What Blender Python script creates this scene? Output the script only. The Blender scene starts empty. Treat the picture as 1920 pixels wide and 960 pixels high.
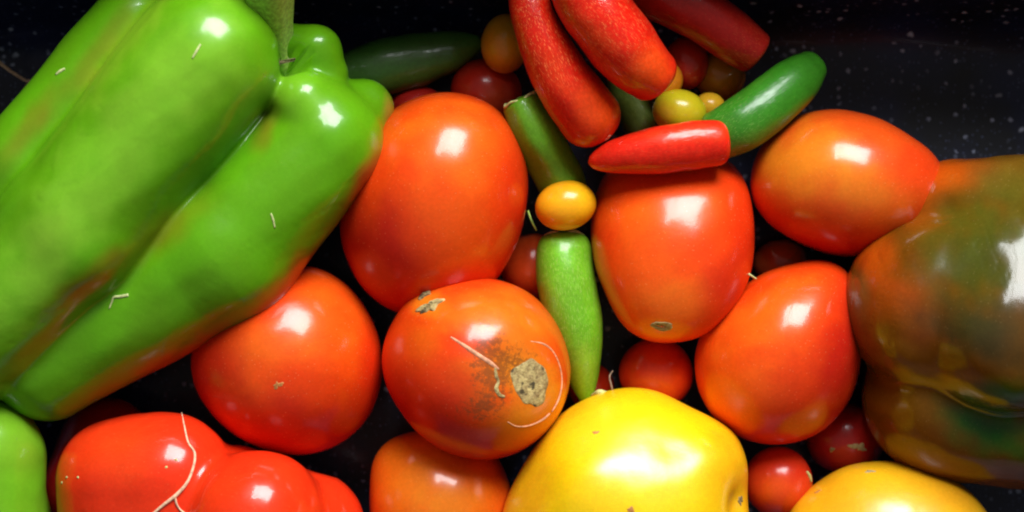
import bpy, bmesh, math, random
import numpy as np
from mathutils import Vector, Matrix
from mathutils.bvhtree import BVHTree

random.seed(4)
RNG = np.random.default_rng(4)
U = 0.00018            # metres per layout unit (one unit = one pixel of the photograph at the pan floor)
D = 3200.0             # camera height above the pan floor, in layout units
SC = bpy.context.scene
COL = SC.collection

# ------------------------------------------------------------------ camera
cam_d = bpy.data.cameras.new('camera')
cam = bpy.data.objects.new('camera', cam_d)
COL.objects.link(cam)
cam.location = (0, 0, D * U)
cam.rotation_euler = (0, 0, 0)
cam_d.sensor_fit = 'HORIZONTAL'
cam_d.sensor_width = 36
cam_d.lens = 36 * D / 1920.0
cam_d.clip_start = 0.01
cam_d.clip_end = 50
cam_d.dof.use_dof = True
cam_d.dof.focus_distance = (D - 290) * U
cam_d.dof.aperture_fstop = 7.0
SC.camera = cam

# ------------------------------------------------------------------ world, light, exposure
w = bpy.data.worlds.new('World')
SC.world = w
w.use_nodes = True
wb = w.node_tree.nodes['Background']
# a dim room: pale ceiling overhead, darker furniture and people towards the horizon
_nt = w.node_tree
_tc = _nt.nodes.new('ShaderNodeTexCoord'); _sx = _nt.nodes.new('ShaderNodeSeparateXYZ')
_rp = _nt.nodes.new('ShaderNodeValToRGB')
_rp.color_ramp.elements[0].position = 0.25; _rp.color_ramp.elements[0].color = (.10, .085, .07, 1)
_rp.color_ramp.elements[1].position = 0.95; _rp.color_ramp.elements[1].color = (1.0, .97, .92, 1)
_nt.links.new(_tc.outputs['Generated'], _sx.inputs[0]); _nt.links.new(_sx.outputs[2], _rp.inputs[0]); _nt.links.new(_rp.outputs[0], wb.inputs[0])
wb.inputs[1].default_value = 0.17

def area(name, loc, target, sx, sy, radiance, color):
    l = bpy.data.lights.new(name, 'AREA')
    l.shape = 'RECTANGLE'
    l.size = sx; l.size_y = sy
    l.energy = radiance * sx * sy * math.pi
    l.color = color
    o = bpy.data.objects.new(name, l)
    COL.objects.link(o)
    o.location = loc
    o.rotation_euler = (Vector(target) - Vector(loc)).to_track_quat('-Z', 'Y').to_euler()
    return o

# one window above and beyond the far side of the pan: a wide pane and a narrow pane with a mullion between
WD = Vector((0.20, 0.74, 0.68)).normalized() * 1.05
side = Vector((1, 0, 0))
rr = area('window_pane', WD + side * 0.07, (0, 0, 0.04), 0.42, 0.52, 22.0, (0.97, 0.985, 1.0))
ll = area('window_pane', WD - side * 0.215, (0, 0, 0.04), 0.12, 0.52, 22.0, (0.97, 0.985, 1.0))
ll.rotation_euler = rr.rotation_euler

SC.render.engine = 'CYCLES'
SC.cycles.use_denoising = True
SC.cycles.max_bounces = 6
SC.cycles.caustics_reflective = False
SC.cycles.caustics_refractive = False
SC.cycles.filter_width = 2.0
SC.view_settings.view_transform = 'Standard'
SC.view_settings.look = 'None'
SC.view_settings.exposure = 0.16
SC.view_settings.gamma = 1.0

# ------------------------------------------------------------------ placing
def kz(z):
    return (D - z) / D

def C(px, py, z):
    """point of the photograph at height z -> layout coordinates"""
    return np.array([(px - 960) * kz(z), (480 - py) * kz(z), z], float)

def fbm(P, scale, seed=0):
    """cheap smooth pseudo-noise, sum of rotated sines, P (n,3) -> (n,)"""
    r = np.random.default_rng(seed)
    out = np.zeros(len(P))
    a = 1.0
    f = 1.0 / scale
    for o in range(3):
        for k in range(4):
            d = r.normal(size=3); d /= np.linalg.norm(d)
            out += a * np.sin(P @ d * f * 2 * math.pi * r.uniform(.7, 1.3) + r.uniform(0, 6.28)) / 4
        a *= .5; f *= 1.9
    return out

def sstep(a, b, x):
    t = np.clip((x - a) / (b - a), 0, 1)
    return t * t * (3 - 2 * t)

# ------------------------------------------------------------------ node helpers
def new_mat(name):
    m = bpy.data.materials.new(name)
    m.use_nodes = True
    nt = m.node_tree
    return m, nt, nt.nodes['Principled BSDF']

def N(nt, t, **kw):
    n = nt.nodes.new(t)
    for k, v in kw.items():
        if k.startswith('_'):
            n.inputs[k[1:].replace('_', ' ')].default_value = v
        else:
            setattr(n, k, v)
    return n

def ramp(nt, fac, p0, p1, c0=(0, 0, 0, 1), c1=(1, 1, 1, 1)):
    r = nt.nodes.new('ShaderNodeValToRGB')
    r.color_ramp.elements[0].position = p0; r.color_ramp.elements[0].color = c0
    r.color_ramp.elements[1].position = p1; r.color_ramp.elements[1].color = c1
    nt.links.new(fac, r.inputs[0])
    return r.outputs[0]

def mix(nt, fac, a, b, blend='MIX'):
    m = nt.nodes.new('ShaderNodeMix'); m.data_type = 'RGBA'; m.blend_type = blend
    for s, v in ((0, fac), (6, a), (7, b)):
        if hasattr(v, 'links'): nt.links.new(v, m.inputs[s])
        else: m.inputs[s].default_value = v
    return m.outputs[2]

def mul(nt, a, b):
    m = nt.nodes.new('ShaderNodeMath'); m.operation = 'MULTIPLY'
    for s, v in ((0, a), (1, b)):
        if hasattr(v, 'links'): nt.links.new(v, m.inputs[s])
        else: m.inputs[s].default_value = v
    return m.outputs[0]

def skin_mat(name, rough=.27, coat=.55, coat_r=.155, streak=0.0, streak_col=(.95, .55, .35, 1), streak_thr=.60,
             speck=.20, sss=.15, sss_col_r=(1.0, .35, .15), mottle=.09, bump=.03, dents=0.0, spec=.22):
    """waxy fruit skin: colour from the 'skin' attribute, fine mottling, pores, cork streaks along the fruit, stains"""
    m, nt, p = new_mat(name)
    L = nt.links.new
    at = N(nt, 'ShaderNodeAttribute', attribute_name='skin')
    tc = N(nt, 'ShaderNodeTexCoord')
    n1 = N(nt, 'ShaderNodeTexNoise', _Scale=140.0, _Detail=5.0, _Roughness=.6)
    L(tc.outputs['Object'], n1.inputs['Vector'])
    base = mix(nt, mottle, at.outputs['Color'], ramp(nt, n1.outputs['Fac'], .30, .70, (.35, .35, .35, 1), (1.25, 1.25, 1.25, 1)), 'MULTIPLY')
    n0 = N(nt, 'ShaderNodeTexNoise', _Scale=900.0, _Detail=3.0)
    L(tc.outputs['Object'], n0.inputs['Vector'])
    base = mix(nt, mottle * 1.1, base, ramp(nt, n0.outputs['Fac'], .35, .65, (.5, .5, .5, 1), (1.3, 1.3, 1.3, 1)), 'MULTIPLY')
    # pale pores
    v = N(nt, 'ShaderNodeTexVoronoi', _Scale=620.0)
    L(tc.outputs['Object'], v.inputs['Vector'])
    pore = ramp(nt, v.outputs['Distance'], .06, .16, (1, 1, 1, 1), (0, 0, 0, 1))
    base = mix(nt, mul(nt, pore, speck), base, mix(nt, .6, base, (.95, .65, .25, 1)))
    if streak:
        mp = N(nt, 'ShaderNodeMapping'); mp.inputs['Scale'].default_value = (560, 3400, 3400)
        L(tc.outputs['Object'], mp.inputs['Vector'])
        s = N(nt, 'ShaderNodeTexNoise', _Scale=1.0, _Detail=2.5, _Roughness=.6)
        L(mp.outputs[0], s.inputs['Vector'])
        sm = ramp(nt, s.outputs['Fac'], streak_thr, streak_thr + .09)
        a2 = N(nt, 'ShaderNodeAttribute', attribute_name='cork')
        base = mix(nt, mul(nt, mul(nt, sm, streak), a2.outputs['Fac']), base, streak_col)
    # brown speckled stains where the 'stain' attribute says
    a3 = N(nt, 'ShaderNodeAttribute', attribute_name='stain')
    sn = N(nt, 'ShaderNodeTexNoise', _Scale=650.0, _Detail=6.0, _Roughness=.75)
    L(tc.outputs['Object'], sn.inputs['Vector'])
    ad = N(nt, 'ShaderNodeMath', operation='ADD'); L(sn.outputs['Fac'], ad.inputs[0])
    L(mul(nt, a3.outputs['Fac'], .30), ad.inputs[1])
    sm2 = ramp(nt, ad.outputs[0], .66, .80)
    st = mul(nt, sm2, ramp(nt, a3.outputs['Fac'], .02, .35))
    base = mix(nt, mul(nt, st, .68), base, (.15, .05, .014, 1))
    L(base, p.inputs['Base Color'])
    p.inputs['Roughness'].default_value = rough
    p.inputs['Specular IOR Level'].default_value = spec
    p.inputs['Coat Weight'].default_value = coat
    nr_ = N(nt, 'ShaderNodeTexNoise', _Scale=38.0, _Detail=5.0, _Roughness=.65)
    L(tc.outputs['Object'], nr_.inputs['Vector'])
    mr = N(nt, 'ShaderNodeMapRange'); mr.inputs[1].default_value = .32; mr.inputs[2].default_value = .68
    mr.inputs[3].default_value = coat_r * .65; mr.inputs[4].default_value = coat_r * 1.7
    L(nr_.outputs['Fac'], mr.inputs[0]); L(mr.outputs[0], p.inputs['Coat Roughness'])
    p.inputs['Coat IOR'].default_value = 1.45
    p.inputs['Subsurface Weight'].default_value = sss
    p.inputs['Subsurface Radius'].default_value = sss_col_r
    p.inputs['Subsurface Scale'].default_value = .004
    b = N(nt, 'ShaderNodeBump', _Strength=bump, _Distance=.0006)
    L(n0.outputs['Fac'], b.inputs['Height'])
    last = b
    nb = N(nt, 'ShaderNodeTexNoise', _Scale=70.0, _Detail=2.0)
    L(tc.outputs['Object'], nb.inputs['Vector'])
    b2 = N(nt, 'ShaderNodeBump', _Strength=.10 + dents, _Distance=.003)
    L(nb.outputs['Fac'], b2.inputs['Height']); L(last.outputs[0], b2.inputs['Normal'])
    last = b2
    if streak:
        b3 = N(nt, 'ShaderNodeBump', _Strength=.15, _Distance=.0005)
        L(sm, b3.inputs['Height']); L(last.outputs[0], b3.inputs['Normal']); last = b3
    L(last.outputs[0], p.inputs['Normal'])
    L(last.outputs[0], p.inputs['Coat Normal'])
    return m

MAT = {
    'tomato': skin_mat('tomato_skin'),
    'cherry': skin_mat('cherry_tomato_skin', coat=.5, coat_r=.18, speck=.08),
    'green': skin_mat('green_pepper_skin', rough=.32, coat=.55, coat_r=.10, speck=.05, sss=.15, sss_col_r=(.6, 1.0, .25), mottle=.06, dents=.03),
    'ripe': skin_mat('ripe_pepper_skin', rough=.28, coat=.6, coat_r=.10, speck=.12, dents=.06),
    'olive': skin_mat('turning_pepper_skin', rough=.22, coat=.42, coat_r=.12, speck=.1, mottle=.12, dents=.05, sss=0.0),
    'chili_red': skin_mat('red_chili_skin', rough=.36, coat=.7, coat_r=.08, streak=.65, streak_thr=.56, streak_col=(.90, .22, .06, 1), spec=.12, speck=.1, mottle=.2),
    'chili_green': skin_mat('green_chili_skin', rough=.36, coat=.6, coat_r=.13, streak=.5, streak_thr=.56, streak_col=(.45, .62, .16, 1), speck=.1,
                            sss=.12, sss_col_r=(.6, 1, .25), mottle=.2),
}

def cork_mat(name, c0, c1, c2=(.07, .05, .02, 1)):
    m, nt, p = new_mat(name)
    L = nt.links.new
    tc = N(nt, 'ShaderNodeTexCoord')
    n = N(nt, 'ShaderNodeTexNoise', _Scale=700.0, _Detail=6.0, _Roughness=.7)
    L(tc.outputs['Object'], n.inputs['Vector'])
    n3 = N(nt, 'ShaderNodeTexNoise', _Scale=330.0, _Detail=5.0, _Roughness=.65)
    L(tc.outputs['Object'], n3.inputs['Vector'])
    c = mix(nt, ramp(nt, n3.outputs['Fac'], .42, .60), c0, c1)
    c = mix(nt, .35, c, ramp(nt, n.outputs['Fac'], .40, .62, (.66, .52, .24, 1), (.09, .055, .02, 1)))
    n2 = N(nt, 'ShaderNodeTexNoise', _Scale=420.0, _Detail=4.0)
    mp = N(nt, 'ShaderNodeMapping'); mp.inputs['Location'].default_value = (3, 5, 1)
    L(tc.outputs['Object'], mp.inputs['Vector']); L(mp.outputs[0], n2.inputs['Vector'])
    c = mix(nt, ramp(nt, n2.outputs['Fac'], .58, .68), c, c2)
    L(c, p.inputs['Base Color'])
    p.inputs['Roughness'].default_value = .85
    b = N(nt, 'ShaderNodeBump', _Strength=.9, _Distance=.0008)
    L(n.outputs['Fac'], b.inputs['Height']); L(b.outputs[0], p.inputs['Normal'])
    return m

def plain(name, c, rough=.6, sss=0.0):
    m, nt, p = new_mat(name)
    tc = N(nt, 'ShaderNodeTexCoord')
    n = N(nt, 'ShaderNodeTexNoise', _Scale=900.0, _Detail=4.0)
    nt.links.new(tc.outputs['Object'], n.inputs['Vector'])
    lo = tuple(v * .75 for v in c) + (1,); hi = tuple(min(1, v * 1.25) for v in c) + (1,)
    nt.links.new(ramp(nt, n.outputs['Fac'], .35, .65, lo, hi), p.inputs['Base Color'])
    p.inputs['Roughness'].default_value = rough
    p.inputs['Subsurface Weight'].default_value = sss
    p.inputs['Subsurface Scale'].default_value = .001
    return m

MAT['cork'] = cork_mat('corky_scar', (.60, .46, .17, 1), (.26, .16, .05, 1))
MAT['cork_brown'] = cork_mat('brown_scar', (.42, .30, .12, 1), (.16, .08, .03, 1))
MAT['scar_tan'] = plain('tan_scar', (.50, .20, .05), .6)
MAT['scar_pink'] = plain('healed_crack', (.72, .33, .18), .7)
MAT['straw'] = plain('dry_straw', (.50, .56, .22), .7)
MAT['yellow'] = skin_mat('yellow_skin', rough=.34, coat=.7, coat_r=.24, speck=.08, dents=.05, spec=.55)
MAT['root'] = plain('dry_root', (.75, .48, .30), .7)
MAT['twig'] = plain('dry_twig', (.22, .15, .10), .8)
MAT['stem'] = plain('green_stem', (.38, .58, .10), .5, .1)
MAT['cut'] = plain('pale_cut_flesh', (.50, .50, .18), .6)
MAT['dry_calyx'] = cork_mat('hollow_shade_brown', (.30, .22, .12, 1), (.10, .07, .04, 1))  # brown for the shade painted into the pepper's stem hollow

# ------------------------------------------------------------------ meshes
def put(o, label=None, cat=None, group=None, kind=None):
    if label: o['label'] = label
    if cat: o['category'] = cat
    if group: o['group'] = group
    if kind: o['kind'] = kind
    return o

def frame_of(P0, P1):
    x = Vector(P1) - Vector(P0); x.normalize()
    z = Vector((0, 0, 1)); z = (z - x * z.dot(x)); z.normalize()
    y = z.cross(x)
    return Matrix((x, y, z)).transposed()

def make_obj(name, V, F, mat, parent=None, origin=None, frame=None, skin=None, cork=None, stain=None, smooth=True):
    """V in layout coordinates, F list of faces"""
    me = bpy.data.meshes.new(name)
    V = np.asarray(V, float)
    if parent is not None:
        mw = parent.matrix_basis
        o_, R = mw.translation, mw.to_3x3()
    else:
        if origin is None:
            origin = np.array([V[:, 0].mean(), V[:, 1].mean(), V[:, 2].min()])
        o_ = Vector(origin) * U
        R = frame if frame is not None else Matrix.Identity(3)
    loc = (V * U - np.array(o_)) @ np.array(R)
    me.from_pydata(loc.tolist(), [], F)
    if smooth: me.polygons.foreach_set('use_smooth', [True] * len(me.polygons))
    if skin is not None:
        a = me.attributes.new('skin', 'FLOAT_COLOR', 'POINT')
        a.data.foreach_set('color', np.concatenate([skin, np.ones((len(V), 1))], 1).astype(np.float32).ravel())
    for nm, arr in (('cork', cork), ('stain', stain)):
        if arr is not None:
            a = me.attributes.new(nm, 'FLOAT', 'POINT')
            a.data.foreach_set('value', np.asarray(arr, np.float32))
    me.materials.append(mat)
    me.update()
    o = bpy.data.objects.new(name, me)
    COL.objects.link(o)
    if parent is not None:
        o.parent = parent
    else:
        o.matrix_basis = Matrix.LocRotScale(o_, R.to_quaternion(), None)
    o_bvh = BVHTree.FromPolygons(V.tolist(), F)
    BVH[o.name] = o_bvh
    return o

BVH = {}

def empty(name, V, frame=None):
    o = bpy.data.objects.new(name, None)
    COL.objects.link(o)
    o.empty_display_size = .01
    loc = Vector((V[:, 0].mean(), V[:, 1].mean(), V[:, 2].min())) * U
    o.matrix_basis = Matrix.LocRotScale(loc, (frame or Matrix.Identity(3)).to_quaternion(), None)
    return o

def grid_faces(nu, nv, cap=True):
    """nu rings of nv points (wrapping), poles appended as last two vertices"""
    F = []
    for i in range(nu - 1):
        for j in range(nv):
            k = (j + 1) % nv
            F.append((i * nv + j, i * nv + k, (i + 1) * nv + k, (i + 1) * nv + j))
    if cap:
        a, b = nu * nv, nu * nv + 1
        for j in range(nv):
            k = (j + 1) % nv
            F.append((a, k, j))
            F.append((b, (nu - 1) * nv + j, (nu - 1) * nv + k))
    return F

def pspline(x, y, xq):
    """periodic cubic spline, period 2 pi"""
    o = np.argsort(x); x = x[o]; y = y[o]; n = len(x)
    h = np.diff(np.append(x, x[0] + 2 * math.pi))
    A = np.zeros((n, n)); r = np.zeros(n)
    for i in range(n):
        hm, hp = h[i - 1], h[i]
        A[i, (i - 1) % n] += hm; A[i, i] += 2 * (hm + hp); A[i, (i + 1) % n] += hp
        r[i] = 6 * ((y[(i + 1) % n] - y[i]) / hp - (y[i] - y[i - 1]) / hm)
    M = np.linalg.solve(A, r)
    q = np.mod(xq - x[0], 2 * math.pi) + x[0]
    i = np.clip(np.searchsorted(x, q, side='right') - 1, 0, n - 1)
    j = (i + 1) % n
    t0 = q - x[i]; hh = h[i]; t1 = hh - t0
    return (M[i] * t1 ** 3 + M[j] * t0 ** 3) / (6 * hh) + (y[i] / hh - M[i] * hh / 6) * t1 + (y[j] / hh - M[j] * hh / 6) * t0

def colour(V, base, blobs, seed=0, vary=.0):
    """base colour plus patches of other colour: (px, py, z or None, rx, ry, angle_deg, colour, strength)"""
    c = np.tile(np.array(base, float), (len(V), 1))
    k = kz(V[:, 2])
    sx = V[:, 0] / k + 960; sy = 480 - V[:, 1] / k
    nx = fbm(V, 110, seed) * .28; ny = fbm(V, 45, seed + 7) * .12
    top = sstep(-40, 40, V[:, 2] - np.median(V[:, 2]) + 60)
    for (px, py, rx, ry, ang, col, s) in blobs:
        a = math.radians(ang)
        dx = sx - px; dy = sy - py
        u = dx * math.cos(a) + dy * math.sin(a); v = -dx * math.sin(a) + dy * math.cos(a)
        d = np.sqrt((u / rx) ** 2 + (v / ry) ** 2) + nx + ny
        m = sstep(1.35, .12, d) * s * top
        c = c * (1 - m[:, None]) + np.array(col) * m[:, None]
    if vary:
        f = 1 + vary * fbm(V, 150, seed + 3)
        c[:, 1] *= f; c[:, 0] *= 1 + .25 * (f - 1)
    return np.clip(c, 0, 1)

def outline_body(pts, z, depth, nv=144, nu=72, centre=None, bumps=(), seed=0, rough=.010, power=2.0, tilt=(0, 0)):
    """a whole round fruit: its outline seen from above is given, its thickness is real. bumps: (px, py, dz, radius, amount)"""
    P = np.array([C(a, b, z)[:2] for a, b in pts])
    if centre is None: c = (P.max(0) + P.min(0)) / 2
    else: c = C(centre[0], centre[1], z)[:2]
    d = P - c
    ph = np.mod(np.arctan2(d[:, 1], d[:, 0]), 2 * math.pi); R = np.hypot(d[:, 0], d[:, 1])
    q = np.arange(nv) / nv * 2 * math.pi
    Rq = pspline(ph, R, q)
    # light smoothing
    f = np.fft.rfft(Rq); f[10:] = 0; Rq = np.fft.irfft(f, nv)
    A = np.stack([np.ones(nv), np.cos(2 * q), np.sin(2 * q)], 1)
    co = np.linalg.lstsq(A, 1 / Rq ** 2, rcond=None)[0]
    Re = 1 / np.sqrt(np.maximum(A @ co, 1e-9))
    V = []
    for i in range(nu):
        ps = math.pi * ((i + 1) / (nu + 1) - .5)
        cs, sn = math.cos(ps), math.sin(ps)
        if power != 2.0:
            e = 2 / power
            cs = abs(cs) ** e; sn = math.copysign(abs(sn) ** e, sn)
        wgt = cs ** 2.5
        r = (Re * (1 - wgt) + Rq * wgt) * cs
        V.append(np.stack([c[0] + r * np.cos(q) + tilt[0] * sn * depth, c[1] + r * np.sin(q) + tilt[1] * sn * depth,
                           np.full(nv, z + depth * sn)], 1))
    V = np.concatenate(V)
    V = np.vstack([V, [[c[0] - tilt[0] * depth, c[1] - tilt[1] * depth, z - depth], [c[0] + tilt[0] * depth, c[1] + tilt[1] * depth, z + depth]]])
    ctr = np.array([c[0], c[1], z])
    dirn = V - ctr; dl = np.linalg.norm(dirn, axis=1)[:, None]; dn = dirn / dl
    V = V + dn * (fbm(V, 230, seed) * rough * dl.mean())[:, None]
    for (bx, by, bz, br, amt) in bumps:
        b = C(bx, by, bz)
        V = V + dn * (amt * np.exp(-((V - b) ** 2).sum(1) / br ** 2))[:, None]
    F = grid_faces(nu, nv)
    F = [tuple(reversed(f)) for f in F]
    F = [tuple(reversed(f)) for f in F]
    return V, F

def catmull(P, n):
    P = np.asarray(P, float)
    Q = np.vstack([2 * P[0] - P[1], P, 2 * P[-1] - P[-2]])
    out = []
    m = len(P) - 1
    for t in np.linspace(0, m, n):
        i = min(int(t), m - 1); u = t - i
        a, b, c, d = Q[i], Q[i + 1], Q[i + 2], Q[i + 3]
        out.append(.5 * ((2 * b) + (c - a) * u + (2 * a - 5 * b + 4 * c - d) * u * u + (-a + 3 * b - 3 * c + d) * u ** 3))
    return np.array(out)

def loft(path, prof, nu=90, nv=56, lobe=0.0, nl=3, seed=0, flat=1.0, rough=.012, end_dip=0.0):
    """path: (px,py,z); prof: (t, radius in photo pixels); closed rounded ends from the profile"""
    P = np.array([C(*p) for p in path])
    T = np.array([p[0] for p in prof], float); Rr = np.array([p[1] for p in prof], float)
    # denser stations towards the ends
    s = .5 - .5 * np.cos(np.linspace(0, math.pi, nu + 2))
    L = catmull(P, 200)
    seg = np.r_[0, np.cumsum(np.linalg.norm(np.diff(L, axis=0), axis=1))]; seg /= seg[-1]
    cen = np.stack([np.interp(s, seg, L[:, k]) for k in range(3)], 1)
    tan = np.gradient(cen, axis=0); tan /= np.linalg.norm(tan, axis=1)[:, None]
    # monotone smooth radius: dense interpolation then smoothing, square-root ends come from the profile itself
    rad = np.interp(s, T, Rr)
    kern = np.array([1, 2, 3, 2, 1.]) / 9
    rad[3:-3] = np.convolve(rad, kern, 'same')[3:-3]
    rad[3:-3] = np.convolve(rad, kern, 'same')[3:-3]
    th = np.arange(nv) / nv * 2 * math.pi
    V = []
    for i in range(1, nu + 1):
        t = tan[i]; up = np.array([0, 0, 1.]); up -= t * t.dot(up); up /= np.linalg.norm(up)
        sd = np.cross(up, t)
        r = rad[i] * kz(cen[i, 2]) * (1 + lobe * np.cos(nl * th + seed + s[i]))
        V.append(cen[i] + sd * (np.cos(th) * r)[:, None] + up * (np.sin(th) * r * flat)[:, None])
    V = np.concatenate(V)
    e0 = cen[0] + tan[0] * end_dip; e1 = cen[-1]
    V = np.vstack([V, [e0], [e1]])
    cc = np.vstack([np.repeat(cen[1:-1], nv, 0), [e0], [e1]])
    V[:-2] += (V[:-2] - cc[:-2]) * (fbm(V[:-2], 120, seed) * rough * 3)[:, None]
    F = grid_faces(nu, nv)
    return V, F, frame_of(P[0], P[-1]), np.concatenate([np.repeat(s[1:-1], nv), [0, 1]])

# round tapering cone sdf and ellipsoid sdf, smooth union
def sd_cone(P, a, ra, b, rb):
    ab = b - a; t = np.clip((P - a) @ ab / ab.dot(ab), 0, 1)
    return np.linalg.norm(P - a - t[:, None] * ab, axis=1) - (ra + (rb - ra) * t)

def smin(a, b, k):
    h = np.clip(.5 + .5 * (b - a) / k, 0, 1)
    return b * (1 - h) + a * h - k * h * (1 - h)

def sdf_body(prims, seg, k, dents=(), nu=150, nv=220, far=700, seed=0, rough=2.0):
    """one closed skin round a bundle of lobes. prims: (pxyz0, r0, pxyz1, r1); dents: (pxyz, r, k)"""
    PR = [(C(*q[0]), q[1] * kz(q[0][2]), C(*q[2]), q[3] * kz(q[2][2]), q[4] if len(q) > 4 else k) for q in prims]
    DN = [(C(*a), r, kk) for a, r, kk in dents]
    def f(P):
        d = None
        for a, ra, b, rb, kk_ in PR:
            e = sd_cone(P, a, ra, b, rb)
            d = e if d is None else smin(d, e, kk_)
        for a, r, kk in DN:
            e = np.linalg.norm(P - a, axis=1) - r
            d = -smin(-d, e, kk)
        return d - rough * fbm(P, 170, seed)
    A = C(*seg[0]); B = C(*seg[1])
    ax = B - A; ln = np.linalg.norm(ax); ax /= ln
    up = np.array([0, 0, 1.]); up -= ax * ax.dot(up); up /= np.linalg.norm(up); sd = np.cross(up, ax)
    # ring parameter: hemisphere, cylinder, hemisphere
    q = 120.0
    tot = ln + math.pi * q
    O = []; Dn = []
    th = np.arange(nv) / nv * 2 * math.pi
    rd = np.cos(th)[:, None] * sd + np.sin(th)[:, None] * up
    for i in range(1, nu + 1):
        s = i / (nu + 1) * tot
        if s < math.pi * q / 2:
            al = s / q; o = A; d = -ax * math.cos(al) + rd * math.sin(al)
        elif s < math.pi * q / 2 + ln:
            o = A + ax * (s - math.pi * q / 2); d = rd.copy()
        else:
            al = (s - math.pi * q / 2 - ln) / q; o = B; d = ax * math.sin(al) + rd * math.cos(al)
        O.append(np.tile(o, (nv, 1))); Dn.append(d)
    O = np.vstack(O + [A[None], B[None]]); Dn = np.vstack(Dn + [-ax[None], ax[None]])
    ts = np.linspace(far, 0, 90)
    hi = np.full(len(O), far); lo = np.zeros(len(O)); done = np.zeros(len(O), bool)
    prev = far
    for t in ts:
        v = f(O + Dn * t)
        new = (v < 0) & ~done
        lo[new] = t; hi[new] = prev; done |= new
        prev = t
        if done.all(): break
    for _ in range(14):
        m = (lo + hi) / 2
        inside = f(O + Dn * m[:, None]) < 0
        lo = np.where(inside, m, lo); hi = np.where(inside, hi, m)
    V = O + Dn * ((lo + hi) / 2)[:, None]
    return V, grid_faces(nu, nv), frame_of(A, B)

def tube(pts, rad, n=8, flat=1.0, name='tube'):
    """thin closed tube in layout coordinates through pts, rad scalar or list"""
    P = np.asarray(pts, float)
    m = max(12, len(P) * 5)
    L = catmull(P, m)
    r = np.interp(np.linspace(0, 1, m), np.linspace(0, 1, len(np.atleast_1d(rad))), np.atleast_1d(rad)) if np.size(rad) > 1 else np.full(m, float(rad))
    tan = np.gradient(L, axis=0); tan /= np.linalg.norm(tan, axis=1)[:, None] + 1e-9
    th = np.arange(n) / n * 2 * math.pi
    V = []
    for i in range(m):
        up = np.array([0, 0, 1.]); up -= tan[i] * tan[i].dot(up)
        if np.linalg.norm(up) < .05: up = np.array([0, 1., 0]); up -= tan[i] * tan[i].dot(up)
        up /= np.linalg.norm(up); sd = np.cross(up, tan[i])
        V.append(L[i] + sd * (np.cos(th) * r[i])[:, None] + up * (np.sin(th) * r[i] * flat)[:, None])
    V = np.vstack(V + [L[:1], L[-1:]])
    return V, grid_faces(m, n)

def hit(bvh, px, py):
    o = Vector((0, 0, D)); t = Vector(C(px, py, 0)); d = (t - o).normalized()
    loc, nor, idx, dist = bvh.ray_cast(o, d)
    if loc is None: raise RuntimeError('no surface at %s %s' % (px, py))
    if nor.dot(d) > 0: nor = -nor
    return np.array(loc), np.array(nor)

def on_surface(bvh, pts, lift=2.0):
    out = []
    for px, py in pts:
        l, n = hit(bvh, px, py); out.append(l + n * lift)
    return out

def patch(bvh, px, py, rx, ry, ang, height, seed=0, dish=0.0, edge=.15, nr=14, na=36):
    """a thin raised scab lying on a skin; height bulge, dish lowers its middle"""
    l, n = hit(bvh, px, py)
    a = math.radians(ang)
    X = np.array([math.cos(a), -math.sin(a), 0]); X -= n * n.dot(X); X /= np.linalg.norm(X); Y = np.cross(n, X)
    r0 = np.random.default_rng(seed)
    ph = r0.uniform(0, 6.28, 6)
    V = []
    for i in range(1, nr + 1):
        t = i / nr
        for j in range(na):
            b = j / na * 2 * math.pi
            e = 1 + edge * (math.sin(2 * b + ph[0]) * .5 + math.sin(3 * b + ph[1]) * .4 + math.sin(5 * b + ph[2]) * .35 + math.sin(9 * b + ph[3]) * .2)
            q = l + X * rx * t * e * math.cos(b) + Y * ry * t * e * math.sin(b) + n * 40
            h, nn, _, _ = bvh.ray_cast(Vector(q), Vector(-n))
            if h is None: h = Vector(q - n * 40)
            h = np.array(h)
            hh = height * math.sqrt(max(0, 1 - t ** 3)) - dish * (1 - t) + height * .5 * r0.uniform(-1, 1) * (1 - t)
            hh = hh if i < nr else -1.5
            V.append(h + n * hh)
    h, nn, _, _ = bvh.ray_cast(Vector(l + n * 40), Vector(-n))
    V.append(np.array(h) + n * (height - dish))
    F = []
    for i in range(nr - 1):
        for j in range(na):
            k = (j + 1) % na
            F.append((i * na + j, (i + 1) * na + j, (i + 1) * na + k, i * na + k))
    c = len(V) - 1
    for j in range(na): F.append((c, j, (j + 1) % na))
    return np.array(V), F

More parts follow.
